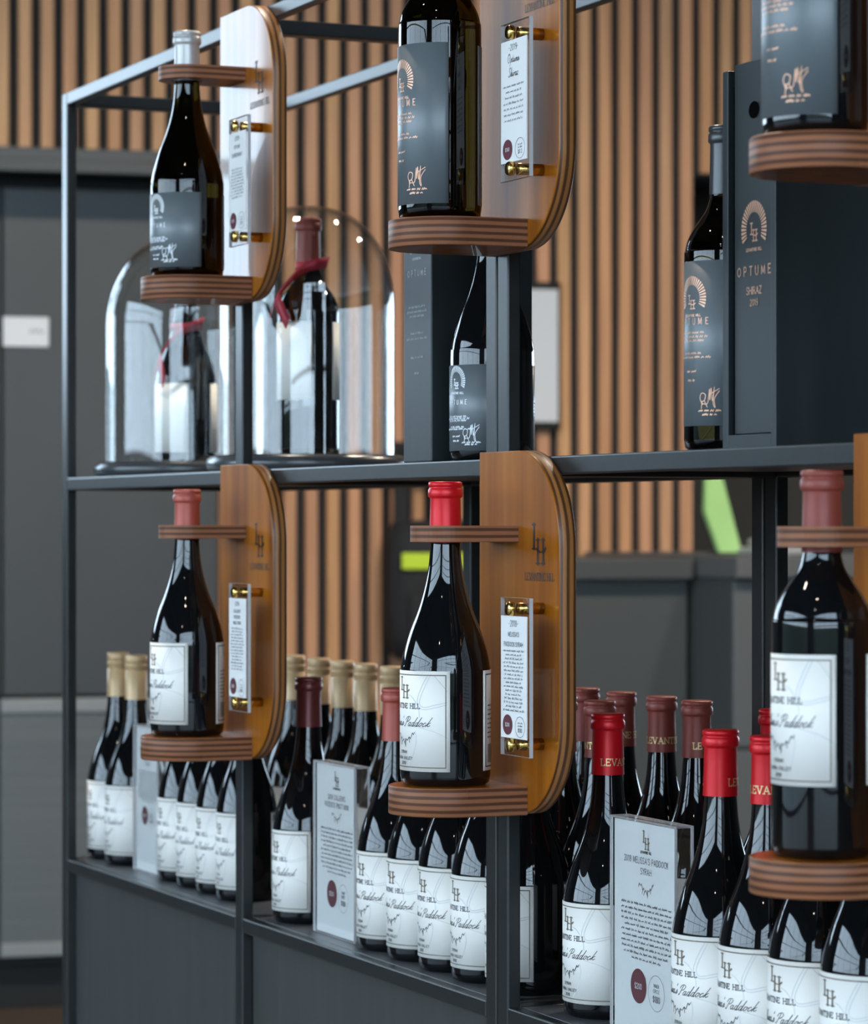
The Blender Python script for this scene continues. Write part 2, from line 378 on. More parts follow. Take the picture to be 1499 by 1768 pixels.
def write(txt, x, y, h, spacing=0.22, font=CAPS, serif=False, slant=0.0, align='c', xs=1.0, fit=None):
    """polylines for a line of lettering; x is the centre (or left) and y the baseline"""
    out, cx = [], 0.0
    for ch in txt:
        w, strokes = font.get(ch, font[' '])
        for s in strokes:
            q = smooth_prof(s, 4) if font is LOWER and len(s) > 2 else s
            out.append([(cx + p[0] + slant * p[1], p[1]) for p in q])
            if serif:
                for e, nb in ((s[0], s[1]), (s[-1], s[-2])):
                    if abs(e[0] - nb[0]) < 0.55 * abs(e[1] - nb[1]) and (e[1] < .05 or e[1] > .95):
                        out.append([(cx + e[0] - .13, e[1]), (cx + e[0] + .13, e[1])])
                    elif abs(e[1] - nb[1]) < 0.05 and (e[1] < .05 or e[1] > .95):
                        out.append([(cx + e[0], e[1]), (cx + e[0], e[1] + (.2 if e[1] < .5 else -.2))])
        cx += w + spacing
    tot = cx - spacing
    if fit: xs = fit / (tot * h)
    off = -tot / 2 if align == 'c' else 0.0
    return [[(x + (p[0] + off) * h * xs, y + p[1] * h) for p in s] for s in out]
def greek(x0, x1, y, h, seed):
    """a line of text too small to read: runs of short up and down strokes"""
    r = random.Random(seed); out = []; x = x0
    while x < x1 - h * .5:
        L = min(x1 - x, h * r.uniform(1.2, 4.2)); n = max(2, int(L / (h * .42))); s = []
        for i in range(n + 1):
            s.append((x + L * i / n, y + (h * r.uniform(.55, 1.0) if i % 2 else h * r.uniform(0, .25))))
        out.append(s); x += L + h * .9
    return out
def rect(x0, x1, y0, y1): return [[(x0, y0), (x1, y0), (x1, y1), (x0, y1), (x0, y0)]]
def ellipse_line(cx, cy, rx, ry, n=36): return [[(cx + rx * math.cos(2 * PI * i / n), cy + ry * math.sin(2 * PI * i / n)) for i in range(n + 1)]]
def monogram(x, y, h):
    """tall L whose foot runs into the bar of a lower H, with slab serifs"""
    L = [[(-.28, 1), (-.28, .38)], [(-.40, .985), (-.16, .985)], [(-.40, .385), (-.28, .385), (-.12, .37), (.06, .30), (.28, .30), (.42, .40)],
         [(-.05, .62), (-.05, 0)], [(.26, .62), (.26, 0)], [(-.16, .605), (.06, .605)], [(.15, .605), (.37, .605)], [(-.17, .015), (.07, .015)], [(.14, .015), (.38, .015)]]
    return [[(x + p[0] * h, y + p[1] * h) for p in s] for s in L]
VINE = [[(-.5, .55), (-.44, .9), (-.36, .7), (-.3, .85), (-.22, .35), (-.14, .55), (-.1, .15), (0, .4), (.06, .05), (.12, .42), (.2, .3), (.28, .6), (.34, .45), (.42, .95), (.46, .8), (.5, 1)],
        [(-.22, .35), (-.26, .0)], [(.12, .42), (.1, -.25)], [(-.1, .15), (-.16, -.1)], [(.28, .6), (.3, .15)], [(-.44, .9), (-.5, .7)], [(.06, .05), (.12, -.1)]]
def vine(x, y, w, h): return [[(x + p[0] * w, y + p[1] * h) for p in s] for s in VINE]
SIGN = [[(-.35, .1), (-.5, .45), (-.4, .7), (-.2, .62), (-.24, .35), (-.42, .2), (-.1, .15), (-.02, .55), (.02, .9), (.04, .35), (.1, .95), (.16, .3), (.26, 1.0), (.2, .2), (.3, -.05), (.26, .4), (.5, .8)],
        [(-.38, .3), (-.42, -.1)], [(-.25, .3), (-.1, -.02)], [(.0, .62), (.5, .92)]]
def signature(x, y, w, h): return [[(x + p[0] * w, y + p[1] * h) for p in smooth_prof(s, 4)] for s in SIGN]

def cylmap(r, a0=0.0):
    return lambda u, v, e: ((r + e) * math.sin(a0 + u / r), -(r + e) * math.cos(a0 + u / r), v)
def flatmap(y=0.0):
    return lambda u, v, e: (u, y - e, v)
def ribbons(lines, w, mp, e=0.0004, step=0.004, pen=1.0):
    V, Fc = [], []; w_ = w
    for s in lines:
        for (x0, y0), (x1, y1) in zip(s, s[1:]):
            d = math.hypot(x1 - x0, y1 - y0)
            if d < 1e-7: continue
            tx, ty = (x1 - x0) / d, (y1 - y0) / d; w = w_ * (pen + (1 - pen) * abs(ty)); nx, ny = -ty * w / 2, tx * w / 2
            ax, ay, bx, by = x0 - tx * w * .35, y0 - ty * w * .35, x1 + tx * w * .35, y1 + ty * w * .35
            n = max(1, int(abs(x1 - x0) / step)); i0 = len(V)
            for k in range(n + 1):
                px, py = ax + (bx - ax) * k / n, ay + (by - ay) * k / n
                V.append(mp(px - nx, py - ny, e)); V.append(mp(px + nx, py + ny, e))
            for k in range(n): Fc.append((i0 + 2 * k, i0 + 2 * k + 2, i0 + 2 * k + 3, i0 + 2 * k + 1))
    return V, Fc
def disc(cx, cy, rx, ry, mp, e, n=32):
    V = [mp(cx, cy, e)] + [mp(cx + rx * math.cos(2 * PI * i / n), cy + ry * math.sin(2 * PI * i / n), e) for i in range(n)]
    return V, [(0, 1 + i, 1 + (i + 1) % n) for i in range(n)]
def patch(u0, u1, v0, v1, mp, e, n=1):
    V = []
    for i in range(n + 1):
        u = u0 + (u1 - u0) * i / n; V += [mp(u, v0, e), mp(u, v1, e)]
    return V, [(2 * i, 2 * i + 2, 2 * i + 3, 2 * i + 1) for i in range(n)]
def thick_patch(u0, u1, v0, v1, mp, t, n=1):
    """curved sheet of paper with a real thickness"""
    V, Fc = [], []
    for i in range(n + 1):
        u = u0 + (u1 - u0) * i / n; V += [mp(u, v0, t), mp(u, v1, t), mp(u, v1, 0), mp(u, v0, 0)]
    for i in range(n):
        for k in range(4):
            Fc.append((4 * i + k, 4 * i + 4 + k, 4 * i + 4 + (k + 1) % 4, 4 * i + (k + 1) % 4))
    Fc += [(0, 1, 2, 3), (4 * n + 3, 4 * n + 2, 4 * n + 1, 4 * n)]
    return V, Fc
def rays(cx, cy, r0, r1, n, mp, e, ys=1.1):
    V, Fc = [], []
    for k in range(n):
        a = math.radians(-24 + 228 * k / (n - 1)); h = math.radians(228 / (n - 1) * 0.33)
        i0 = len(V)
        for rr, aa in ((r0, a - h * .7), (r1, a - h), (r1, a + h), (r0, a + h * .7)):
            V.append(mp(cx + rr * math.cos(aa), cy + rr * ys * math.sin(aa), e))
        Fc.append((i0, i0 + 1, i0 + 2, i0 + 3))
    return V, Fc

#STRUCTURE
# ------------------------------------------------------------------ the room
fl = structure(rbox('floor', -7, 9, -1.5, 15, FLOOR - 0.1, FLOOR, M_FLOOR, ch=0))
structure(rbox('ceiling', -7, 9, -1.5, 15, CEIL, CEIL + 0.15, M_CEIL, ch=0))
structure(rbox('wall_right', 8.8, 9, 0, 15, FLOOR, CEIL, M_WALL, ch=0))
gr = structure(box('ground', -60, 60, -60, 60, -0.1, 0, M_GROUND, None, 0, (0, 0, FLOOR - 0.25)))

# slatted back wall: felt backing round a serving opening, one object per slat
wb = rempty('wall_back', 1.2, 0, FLOOR); structure(wb)
rbox('backing_panel', -1.45, 2.135, -0.15, 0, FLOOR, CEIL, M_BACK, wb, 0)
rbox('backing_panel', 2.135, 8.8, -0.15, 0, 1.554, CEIL, M_BACK, wb, 0)
rbox('backing_panel', 2.135, 8.8, -0.15, 0, FLOOR, 0.30, M_BACK, wb, 0)
rbox('opening_lining', 2.10, 4.2, -0.95, -0.9, 0.2, 1.7, M_NICHE, wb, 0)
rbox('opening_lining', 2.10, 2.13, -0.9, -0.15, 0.2, 1.7, M_DARK, wb, 0)
rbox('opening_lining', 2.13, 4.2, -0.9, -0.15, 0.27, 0.30, M_DARK, wb, 0)
rbox('opening_lining', 2.13, 4.2, -0.9, -0.15, 1.60, 1.65, M_DARK, wb, 0)
def slat(a, z0, z1):
    me = cached(('slat', z0), lambda: cbox_mesh(-.0185, .0185, -.020, 0, z0 - FLOOR, z1 - FLOOR, M_SLAT, .002, 1))
    o = link('slat', me, wb); o.location = (a - 1.2, 0, 0)
for n in range(-9, 33): slat(0.0044 + 0.0657 * n, FLOOR, CEIL)
for n in range(33, 44): slat(0.0044 + 0.0657 * n, 1.56, CEIL)
# glazed part of the back wall beside the slats, and the big glazed walls left of and behind the viewer
structure(rbox('wall_back_lower', -7, -1.45, -0.15, 0, FLOOR, 0.92, M_WALL, ch=0))
structure(rbox('wall_back_end', -7, -4.05, -0.15, 0, 0.92, CEIL, M_WALL, ch=0))
structure(rbox('wall_front', 1.6, 9, 14.8, 15, FLOOR, CEIL, M_WALL, ch=0))
def glazing(name, p0, p1, z0, z1, nv, nh, arch=False):
    """steel glazing grid between two plan points of the room frame; bars are its parts"""
    o = empty(name, (0, 0, 0)); structure(o)
    A, B = Vector(rp(*p0)), Vector(rp(*p1)); D = B - A; L = D.length; ang = math.atan2(D.y, D.x)
    o.location = A; o.rotation_euler = (0, 0, ang)
    for i in range(nv + 1):
        x = L * i / nv; t = .045 if i % 4 == 0 else .018
        box('glazing_bar', x - t, x + t, -.04, .04, z0, z1, M_MULL, o, 0)
    for i in range(nh + 1):
        z = z0 + (z1 - z0) * i / nh; t = .05 if i in (0, nh) else .022
        box('glazing_bar', 0, L, -.04, .04, z - t, z + t, M_MULL, o, 0)
    if arch:
        n = 24
        for k in range(arch):
            x0, x1 = L * k / arch, L * (k + 1) / arch; V, Fc = [], []
            for i in range(n + 1):
                t = i / n; x = x0 + (x1 - x0) * t; z = z1 - 0.75 + 0.7 * math.sin(PI * t)
                V += [(x, -.08, z - .02), (x, .0, z - .02), (x, .0, z + .02), (x, -.08, z + .02)]
            for i in range(n):
                for q in range(4): Fc.append((4 * i + q, 4 * i + 4 + q, 4 * i + 4 + (q + 1) % 4, 4 * i + (q + 1) % 4))
            obj('arched_truss', V, Fc, M_MULL, o)
    return o
WT = 3.05
glazing('window_1', (-4.05, 0), (-1.45, 0), 0.92, 2.95, 4, 3)
glazing('window_2', (-7, 2.6), (-7, 11.6), FLOOR, WT, 18, 5, 0)
glazing('window_3', (-6.6, 15), (1.6, 15), FLOOR, 4.25, 16, 7, 0)
structure(rbox('wall_left_upper', -7.15, -7, 0, 15, WT, CEIL, M_WALL, ch=0))
structure(rbox('wall_left_pier', -7.15, -7, 11.6, 15, FLOOR, WT, M_WALL, ch=0))
structure(rbox('wall_left_end', -7.15, -7, -.2, 2.6, FLOOR, WT, M_WALL, ch=0))
structure(rbox('wall_front_upper', -7, 1.6, 15, 15.15, 4.25, CEIL, M_WALL, ch=0))
structure(rbox('wall_back_upper', -4.05, -1.45, -.15, 0, 2.95, CEIL, M_WALL, ch=0))
structure(rbox('unseen_horizon_block', -14, -13, -6, 26, FLOOR - .2, 0.62, M_HORIZON, ch=0))  # added unseen blocks, darken the low part of the window reflections
structure(rbox('unseen_horizon_block', -14, 6, 24, 25, FLOOR - .2, 0.62, M_HORIZON, ch=0))

#BACKGROUND
# ------------------------------------------------------------------ background furniture
cab = rempty('tall_cabinet', 0.2, 0.3, FLOOR)
rbox('carcass', -1.3, 0.530, 0.02, 0.53, FLOOR + 0.12, 1.46, M_DARK, cab)
rbox('door', -0.064, 0.532, 0.53, 0.55, 0.012, 1.402, M_CAB, cab)
rbox('door', -0.70, -0.072, 0.53, 0.55, 0.012, 1.402, M_CAB, cab)
d = rbox('drawer_front', -0.076, 0.532, 0.53, 0.575, -0.699, 0.004, M_CABL, cab)
rbox('drawer_front', -0.70, -0.084, 0.53, 0.575, -0.699, 0.004, M_CABL, cab)
rbox('grip_rail', -0.076, 0.532, 0.575, 0.585, -0.034, 0.004, M_TRIM, cab)
rbox('grip_rail', -0.076, 0.532, 0.575, 0.585, -0.699, -0.662, M_TRIM, cab)
rbox('plinth', -1.3, 0.52, 0.05, 0.50, FLOOR, FLOOR + 0.12, M_DARK, cab)
rbox('cornice', -1.3, 0.540, 0.02, 0.74, 1.458, 1.492, M_CAB, cab)
rbox('cornice_edge', -1.3, 0.545, 0.72, 0.75, 1.425, 1.460, M_CAB, cab)
tag(cab, 'tall dark grey cabinet with projecting cornice against the slatted wall, far left', 'cabinet'); done(cab)
pl = rempty('name_plate', 0, 0.55, 0.966)
rbox('plate', -0.066, 0.060, 0.551, 0.557, 0.966, 1.048, M_NOTICE, pl)
V, Fc = ribbons(greek(0.006, 0.046, 0.034, 0.017, 5), 0.003, flatmap(-.0071), 0.0004)
obj('plate_lettering', V, Fc, M_GREYINK, pl)
tag(pl, 'small white name plate fixed on the tall grey cabinet door', 'sign'); done(pl)

co = rempty('serving_counter', 1.5, 0.9, FLOOR)
rbox('counter_body', 1.369, 1.70, 0.35, 1.15, FLOOR + .1, 0.334, M_COUNT2, co)
rbox('counter_top', 1.353, 1.70, 0.33, 1.20, 0.334, 0.388, M_COUNT, co)
rbox('counter_plinth', 1.38, 1.70, 0.35, 1.10, FLOOR, FLOOR + .1, M_DARK, co)
tag(co, 'lower darker grey serving counter end, directly in front of the slats', 'counter'); done(co)
co = rempty('serving_counter', 1.9, 1.0, FLOOR)
rbox('counter_body', 1.715, 3.4, 0.25, 1.45, FLOOR + .1, 0.341, M_COUNT2, co)
rbox('counter_top', 1.710, 3.4, 0.22, 1.50, 0.341, 0.398, M_COUNTL, co)
rbox('front_panel', 1.715, 3.35, 1.45, 1.465, -0.10, 0.33, M_COUNT3, co)
rbox('front_panel', 1.715, 3.35, 1.45, 1.465, FLOOR + .12, -0.11, M_COUNT3, co)
rbox('counter_plinth', 1.73, 3.4, 0.25, 1.38, FLOOR, FLOOR + .1, M_DARK, co)
tag(co, 'lighter grey serving counter running right behind the display shelf', 'counter'); done(co)

nt_ = rempty('wall_notice', 1.629, 0.032, 0.766)
rbox('notice_frame', 1.560, 1.690, 0.033, 0.055, 0.766, 1.213, M_DARK, nt_, .004)
rbox('notice_sheet', 1.570, 1.680, 0.0552, 0.058, 0.790, 1.190, M_NOTICE, nt_, 0)
tag(nt_, 'pale framed notice hanging on the slatted wall', 'notice'); done(nt_)

# leaning green menu board, grey tray and the dark bag
gb = empty('menu_board', rp(1.795, 1.18, 0.399), RROT)
V = [(-.015, -.012, 0), (.045, -.012, .008), (-.012, -.012, .215), (-.055, -.012, .21), (-.058, -.012, .115)]
V += [(x, .012, z) for x, _, z in V]
obj('board_face', V, [(0, 1, 2, 3, 4), (9, 8, 7, 6, 5)] + [(i, i + 5, (i + 1) % 5 + 5, (i + 1) % 5) for i in range(5)], M_GREEN, gb)
box('board_foot', -.03, .05, -.02, .03, 0.0, .006, M_DARK, gb)
tag(gb, 'light green tilted board standing on the grey counter', 'board')
ty = empty('counter_tray', rp(1.93, 1.25, 0.398), RROT)
box('tray_body', -.10, .12, -.07, .07, 0, .022, M_GREYPL, ty, .008)
box('tray_lid', -.08, .10, -.05, .05, .022, .045, M_GREYPL, ty, .012)
tag(ty, 'light grey low plastic box on the counter beside the green board', 'box')

bg = rempty('backpack', 1.27, 0.16, 0.084)
def bag_body():
    bm = bmesh.new(); bmesh.ops.create_cube(bm, size=1.0)
    bmesh.ops.subdivide_edges(bm, edges=list(bm.edges), cuts=5, use_grid_fill=True)
    for v in bm.verts:
        x, y, z = v.co * 2
        k = (1 - .14 * max(0, -z) ** 4) * (1 - .10 * max(0, z) ** 6)
        v.co = Vector((x * .152 * k, y * .085 * math.sqrt(max(.1, 1 - .45 * (x * x + z * z) / 1.3)), (z + 1) * .205 * (1 - .02 * x * x)))
    bmesh.ops.bevel(bm, geom=[e for e in bm.edges if e.calc_face_angle(0) > .6], offset=.012, segments=2, affect='EDGES')
    me = bpy.data.meshes.new('bag'); bm.to_mesh(me); bm.free(); me.materials.append(M_BAG)
    me.polygons.foreach_set('use_smooth', [True] * len(me.polygons)); return me
link('bag_body', bag_body(), bg)
box('reflective_stripe', -.128, .098, -.094, -.082, .265, .312, M_HIVIS, bg, .002)
box('front_pocket', -.11, .11, -.105, -.07, .03, .20, M_BAG, bg, .015)
for sx in (-.135, -.02, .09): box('shoulder_strap', sx, sx + .045, -.03, -.01, .36, .62, M_BAG, bg, .004)
box('shoulder_strap', -.135, .135, -.03, -.01, .60, .64, M_BAG, bg, .004)
tag(bg, 'black backpack with a lime yellow reflective stripe hung on the slats', 'bag'); done(bg)

#SHELF
# ------------------------------------------------------------------ display shelf modules
ZB, ZM, ZT = 0.0, 0.549, 1.1045; RH = 0.018; PX, PY, DEP = 0.025, 0.0145, 0.32
def shelf_module(x0, posts, x1, label):
    t = empty('display_shelf', (x0, 0, FLOOR))
    def part(name, xa, xb, ya, yb, za, zb, m=M_STEEL, ch=.0018): return box(name, xa - x0, xb - x0, ya, yb, za - FLOOR, zb - FLOOR, m, t, ch)
    for p in posts:
        part('post', p, p + PX, 0, PY, FLOOR, ZT)
        part('post', p, p + PX, DEP - PY, DEP, FLOOR, ZT)
        for z in (ZB, ZM, ZT):
            part('rung', p + .0005, p + PX - .0005, PY, DEP - PY, z - RH, z)
    for a, b in zip(posts, posts[1:]):
        for z in (ZB, ZM, ZT):
            part('rail', a + PX, b, 0, PY, z - RH, z)
            part('rail', a + PX, b, DEP - PY, DEP, z - RH, z)
        for z in (ZB, ZM):
            part('shelf_panel', a + PX + .001, b - .001, PY + .001, DEP - PY - .001, z - .012, z - .0002, M_SHELF, .0008)
        part('cupboard_panel', a + PX + .001, b - .001, PY - .001, PY + .017, FLOOR + .06, ZB - RH - .002, M_PANEL, .001)
        part('cupboard_panel', a + PX + .001, b - .001, DEP - .03, DEP - .012, FLOOR + .06, ZB - RH - .002, M_PANEL, .001)
        part('base_board', a + PX + .001, b - .001, PY, DEP - .02, FLOOR + .03, FLOOR + .058, M_PANEL, .001)
    for p in (posts[0], posts[-1]):
        part('end_panel', p + .004, p + .016, PY + .018, DEP - .032, FLOOR + .06, ZB - RH - .002, M_PANEL, .001)
    tag(t, label, 'shelf')
shelf_module(0.0, [0.0, 0.751, 1.511], 1.536, 'charcoal steel display shelf at the far left carrying the glass domes')
shelf_module(1.540, [1.540, 2.285, 3.03], 3.055, 'charcoal steel display shelf at the near right carrying the big black gift box')

#BOTTLES
# ------------------------------------------------------------------ bottles
BURG = [(0, .004), (.030, .002), (.0385, 0), (.0425, .003), (.0437, .010), (.0437, .060), (.0436, .108), (.0428, .118), (.0405, .130), (.0344, .1505),
        (.0264, .171), (.0205, .1908), (.0166, .211), (.0146, .2334), (.0138, .250), (.0136, .285), (.0134, .292), (0, .293)]
BORD = [(0, .004), (.028, .002), (.034, 0), (.0378, .003), (.0388, .010), (.0388, .08), (.0387, .172), (.0380, .182), (.0356, .192), (.0305, .202),
        (.0235, .212), (.0180, .221), (.0152, .231), (.0142, .243), (.0138, .27), (.0136, .293), (0, .294)]
def bottle_glass(kind, m):
    def f():
        pts = BURG if kind == 'burg' else BORD
        body = pts[:6] + smooth_prof(pts[5:15] if kind == 'burg' else pts[5:14], 4)[1:] + pts[15:]
        return lathe(body, m, 56, 'bottle_glass')
    return cached(('glass', kind, m.name), f)
def capsule(kind, m, zb):
    def f():
        r = .0150
        top = .2965
        b0 = r + (.0010 if kind == 'burg' else .0007)
        if m is M_BEIGE:      # long screw cap with two rolled rings
            body = [(b0, zb), (r + .0004, zb + .004), (r + .0002, top - .0235), (r - .0007, top - .0228), (r - .0007, top - .0218), (r + .0003, top - .0211), (r + .0003, top - .0160),
                    (r + .0009, top - .0152), (r + .0009, top - .0138), (r - .0006, top - .0130), (r - .0006, top - .0120), (r + .0005, top - .0112), (r + .0005, top - .0014), (r - .0006, top), (.006, top), (0, top)]
        else:
            body = [(b0, zb), (r + .0005, zb + .012), (r, zb + .03), (r - .0003, top - .0170), (r - .0002, top - .0162), (r + .0014, top - .0150), (r + .0019, top - .0138), (r + .0018, top - .0082),
                    (r + .0011, top - .0070), (r + .0006, top - .0062), (r + .0007, top - .0052), (r + .0015, top - .0044), (r + .0013, top - .0010), (r - .0002, top), (.007, top - .0004), (0, top - .0004)]
        return lathe(body, m, 40, 'capsule')
    return cached(('caps', kind, m.name, zb), f)
def estate_label(o, r, v0, v1, half, tilt, detail, back):
    mp = cylmap(r, tilt); H = v1 - v0; sx = half / .0563
    key = ('est', r, v0, half, round(tilt, 3))
    def k(n, fn): return cached(key + (n,), fn)
    fr = link('front_label', k('f', lambda: mesh_of(*thick_patch(-half, half, v0, v1, mp, .00025, 28), M_PAPER, True)), o)
    def vv(t): return v1 - t * H                       # t: share of the label height from its top
    if detail:
        b = rect(-half + .004, half - .004, v0 + .004, v1 - .004)
        link('label_border', k('b', lambda: mesh_of(*ribbons(b, .0011, mp, .0005), M_TANINK)), fr)
        def mono(): return mesh_of(*ribbons(monogram(.003, vv(.275), .0205), .0021, mp, .0005, pen=.45), M_TANINK)
        link('label_monogram', k('m', mono), fr)
        def text():
            L = write('LEVANTINE HILL', .0, vv(.375), .0046, .30, serif=True)
            S = write("Melissa's Paddock", .002, vv(.552), .0094, .02, LOWER, slant=.55, fit=.068 * sx)
            A, B = ribbons(L, .0007, mp, .0005); A2, B2 = ribbons(S, .0006, mp, .0005)
            sm = write('SYRAH', .002, vv(.825), .0027, .3) + write('YARRA VALLEY', .002, vv(.885), .0027, .3) + write('2018', .002, vv(.935), .0027, .3)
            A3, B3 = ribbons(sm, .0005, mp, .0005); A4, B4 = ribbons(vine(.002, vv(.73), .034, .0115), .0007, mp, .0005)
            V, Fc = [], []
            for a, f in ((A, B), (A2, B2), (A3, B3), (A4, B4)):
                Fc += [tuple(i + len(V) for i in q) for q in f]; V += a
            ni = len(Fc)
            P = lambda pts: [(half * x, vv(y)) for x, y in pts]
            C = [P([(.62, .03), (.5, .15), (.40, .30), (.50, .38), (.75, .36), (.95, .33)]), P([(.67, .03), (.55, .16), (.45, .30), (.52, .36), (.78, .33), (.95, .31)]),
                 P([(.72, .04), (.84, .12), (.95, .2)]), P([(.2, .24), (.3, .27), (.42, .36), (.45, .46)]), P([(.44, .56), (.72, .60), (.95, .66)]),
                 P([(.36, .60), (.38, .70), (.3, .85), (.2, .94)]),
                 P([(-.62, .03), (-.5, .2), (-.42, .34), (-.6, .45), (-.95, .5)]), P([(-.3, .62), (-.5, .75), (-.95, .8)])]
            A, B = ribbons([smooth_prof(c, 4) for c in C], .0008, mp, .0004)
            Fc += [tuple(i + len(V) for i in q) for q in B]; V += A
            return mesh_of(V, Fc, [M_INK, M_LIGHTINK], False, [0 if i < ni else 1 for i in range(len(Fc))])
        link('label_lettering', k('t', text), fr)
    if back:
        mb = cylmap(r, tilt + PI); hb = half * .79
        bk = link('back_label', k('k', lambda: mesh_of(*thick_patch(-hb, hb, v0, v1, mb, .00025, 24), M_PAPER, True)), o)
        if detail:
            link('label_border', k('kb', lambda: mesh_of(*ribbons(rect(-hb + .004, hb - .004, v0 + .004, v1 - .004), .0011, mb, .0005), M_INK)), bk)
            def btxt():
                L = monogram(-hb * .45, vv(.2), .012)
                for i in range(8): L += greek(-hb + .008, hb - .008, vv(.36 + .045 * i), .0018, i)
                for i in range(12): L += [[(-hb + .009 + i * .0016, vv(.92)), (-hb + .009 + i * .0016, vv(.74))]]
                return mesh_of(*ribbons(L, .0007, mb, .0005), M_INK)
            link('label_lettering', k('kt', btxt), bk)
def optume_label(o, r, v0, v1, half, tilt, ink):
    mp = cylmap(r, tilt); H = v1 - v0; key = ('opt', r, v0, v1, half, round(tilt, 3), ink.name)
    def k(n, fn): return cached(key + (n,), fn)
    def vv(t): return v1 - t * H
    fr = link('front_label', k('f', lambda: mesh_of(*thick_patch(-half, half, v0, v1, mp, .00025, 30), M_SLATE, True)), o)
    tall = H > .12; q = 1.0 if tall else .8
    ec = vv(.225 if tall else .19); er = .0175 * q
    def emb():
        V, Fc = rays(.002, ec, er * .60, er, 27, mp, .0005, 1.15)
        A, B = ribbons(monogram(.002, ec - er * .55, .0125 * q), .0011, mp, .0005); Fc += [tuple(i + len(V) for i in f) for f in B]; V += A
        A, B = ribbons(write('LEVANTINE HILL', .002, ec - er * .95, .0020, .35), .0006, mp, .0005); Fc += [tuple(i + len(V) for i in f) for f in B]; V += A
        return mesh_of(V, Fc, ink)
    link('label_emblem', k('e', emb), fr)
    def txt():
        L = write('OPTUME', .002, vv(.385 if tall else .46), .0058 * q, 1.05, fit=.039 * q)
        s = 11
        for t, w in ((.44, .030), (.465, .040), (.49, .030), (.565, .024), (.59, .044), (.675, .014), (.73, .012)):
            t = t if tall else .18 + t * .98
            for ln in greek(.002 - w / 2, .002 + w / 2, vv(min(t, .95)), .0021, s): L.append(ln)
            s += 1
        W = greek(.0225 - .011, .0225 + .011, vv(.915), .0019, 41) + greek(.0225 - .007, .0225 + .007, vv(.938), .0019, 42)
        A, B = ribbons(L + W, .00075, mp, .0005)
        A2, B2 = ribbons(signature(.0225, vv(.885), .019, .0175), .0007, mp, .0005)
        return mesh_of(A + A2, B + [tuple(i + len(A) for i in f) for f in B2], ink if ink is M_COPPER else M_WHITEINK)
    link('label_lettering', k('t', txt), fr)
    mb = cylmap(r, tilt + PI); hb = half * .62
    bk = link('back_label', k('b', lambda: mesh_of(*thick_patch(-hb, hb, v0, v1, mb, .00025, 20), M_SLATE, True)), o)
    def btxt():
        L = []
        for i in range(9): L += greek(-hb + .005, hb - .006, vv(.45 + .04 * i), .0018, 60 + i)
        for i in range(10): L += [[(-hb + .005 + i * .0014, vv(.95)), (-hb + .005 + i * .0014, vv(.88))]]
        return mesh_of(*ribbons(L, .0006, mb, .0005), M_GREYINK)
    link('label_lettering', k('bt', btxt), bk)
def bottle(x, y, z, kind, glass, foil, label, lab, rz=0.0, cap_text=None, detail=True, back=True, scale=1.0, group=None, ink=M_WHITEINK, lv=None, wide=1.0):
    o = empty('wine_bottle', (x, y, z), rz); wx = scale * wide * (1.014 if kind == 'burg' else 1.0); o.scale = (wx, wx, scale)
    link('bottle_glass', bottle_glass(kind, glass), o)
    zb = .2365 if kind == 'burg' else .2335
    if foil is M_BEIGE: zb = .2335
    c = link('capsule', capsule(kind, foil, zb), o)
    if cap_text is not None:
        a = math.radians(cap_text)
        link('capsule_lettering', cached(('ct', kind, cap_text), lambda: mesh_of(*ribbons(write('LEVANTINE HILL', 0, zb + .0095, .0066, .26, serif=True, align='l'), .0010, cylmap(.0157, a), .0003, .002), M_GOLD)), c)
    R = .0437 if kind == 'burg' else .0388
    if label == 'estate':
        if kind == 'burg': estate_label(o, R + .0001, .015, .1125, .0555, 0.0, detail, back)
        else: estate_label(o, R + .0001, *(lv or (.056, .156)), .0515, 0.0, detail, back)
    elif label == 'optume':
        if kind == 'burg': optume_label(o, R + .0001, .010, .099, .062, 0.0, ink)
        else: optume_label(o, R + .0001, *(lv or (.0125, .160)), .0535, 0.0, ink)
    tag(o, lab, 'bottle', group)
    return o
# far bay, front row
G1 = 'front row bottles of the far bay'
bottle(.028, .076, 0, 'burg', M_BLACKGL, M_BEIGE, 'estate', 'leftmost beige capped wine bottle at the far end of the lower shelf', group=G1)
bottle(.120, .074, 0, 'burg', M_BLACKGL, M_BEIGE, 'estate', 'beige capped wine bottle second from the far left end, against the first sign', group=G1)
for i, x in enumerate((.345, .4255, .506, .5865)):
    bottle(x, .074, 0, 'burg', M_BLACKGL, M_BEIGE, 'estate',
           ['white labelled wine bottle just right of the far left sign', 'white labelled wine bottle second to the right of the far left sign',
            'white labelled wine bottle third to the right of the far left sign', 'white labelled wine bottle beside the left front post of the lower shelf'][i], group=G1, wide=.895)
for i, (x, y) in enumerate(((.22, .276), (.325, .274), (.415, .274), (.5035, .272), (.597, .272))):
    bottle(x, y, 0, 'burg', M_BLACKGL, M_BEIGE, 'estate',
           'beige capped bottle in the back row, ' + ['first from the left', 'second from the left', 'third from the left', 'fourth from the left', 'behind the dusty red cap'][i],
           detail=False, group='beige capped bottles in the back row')
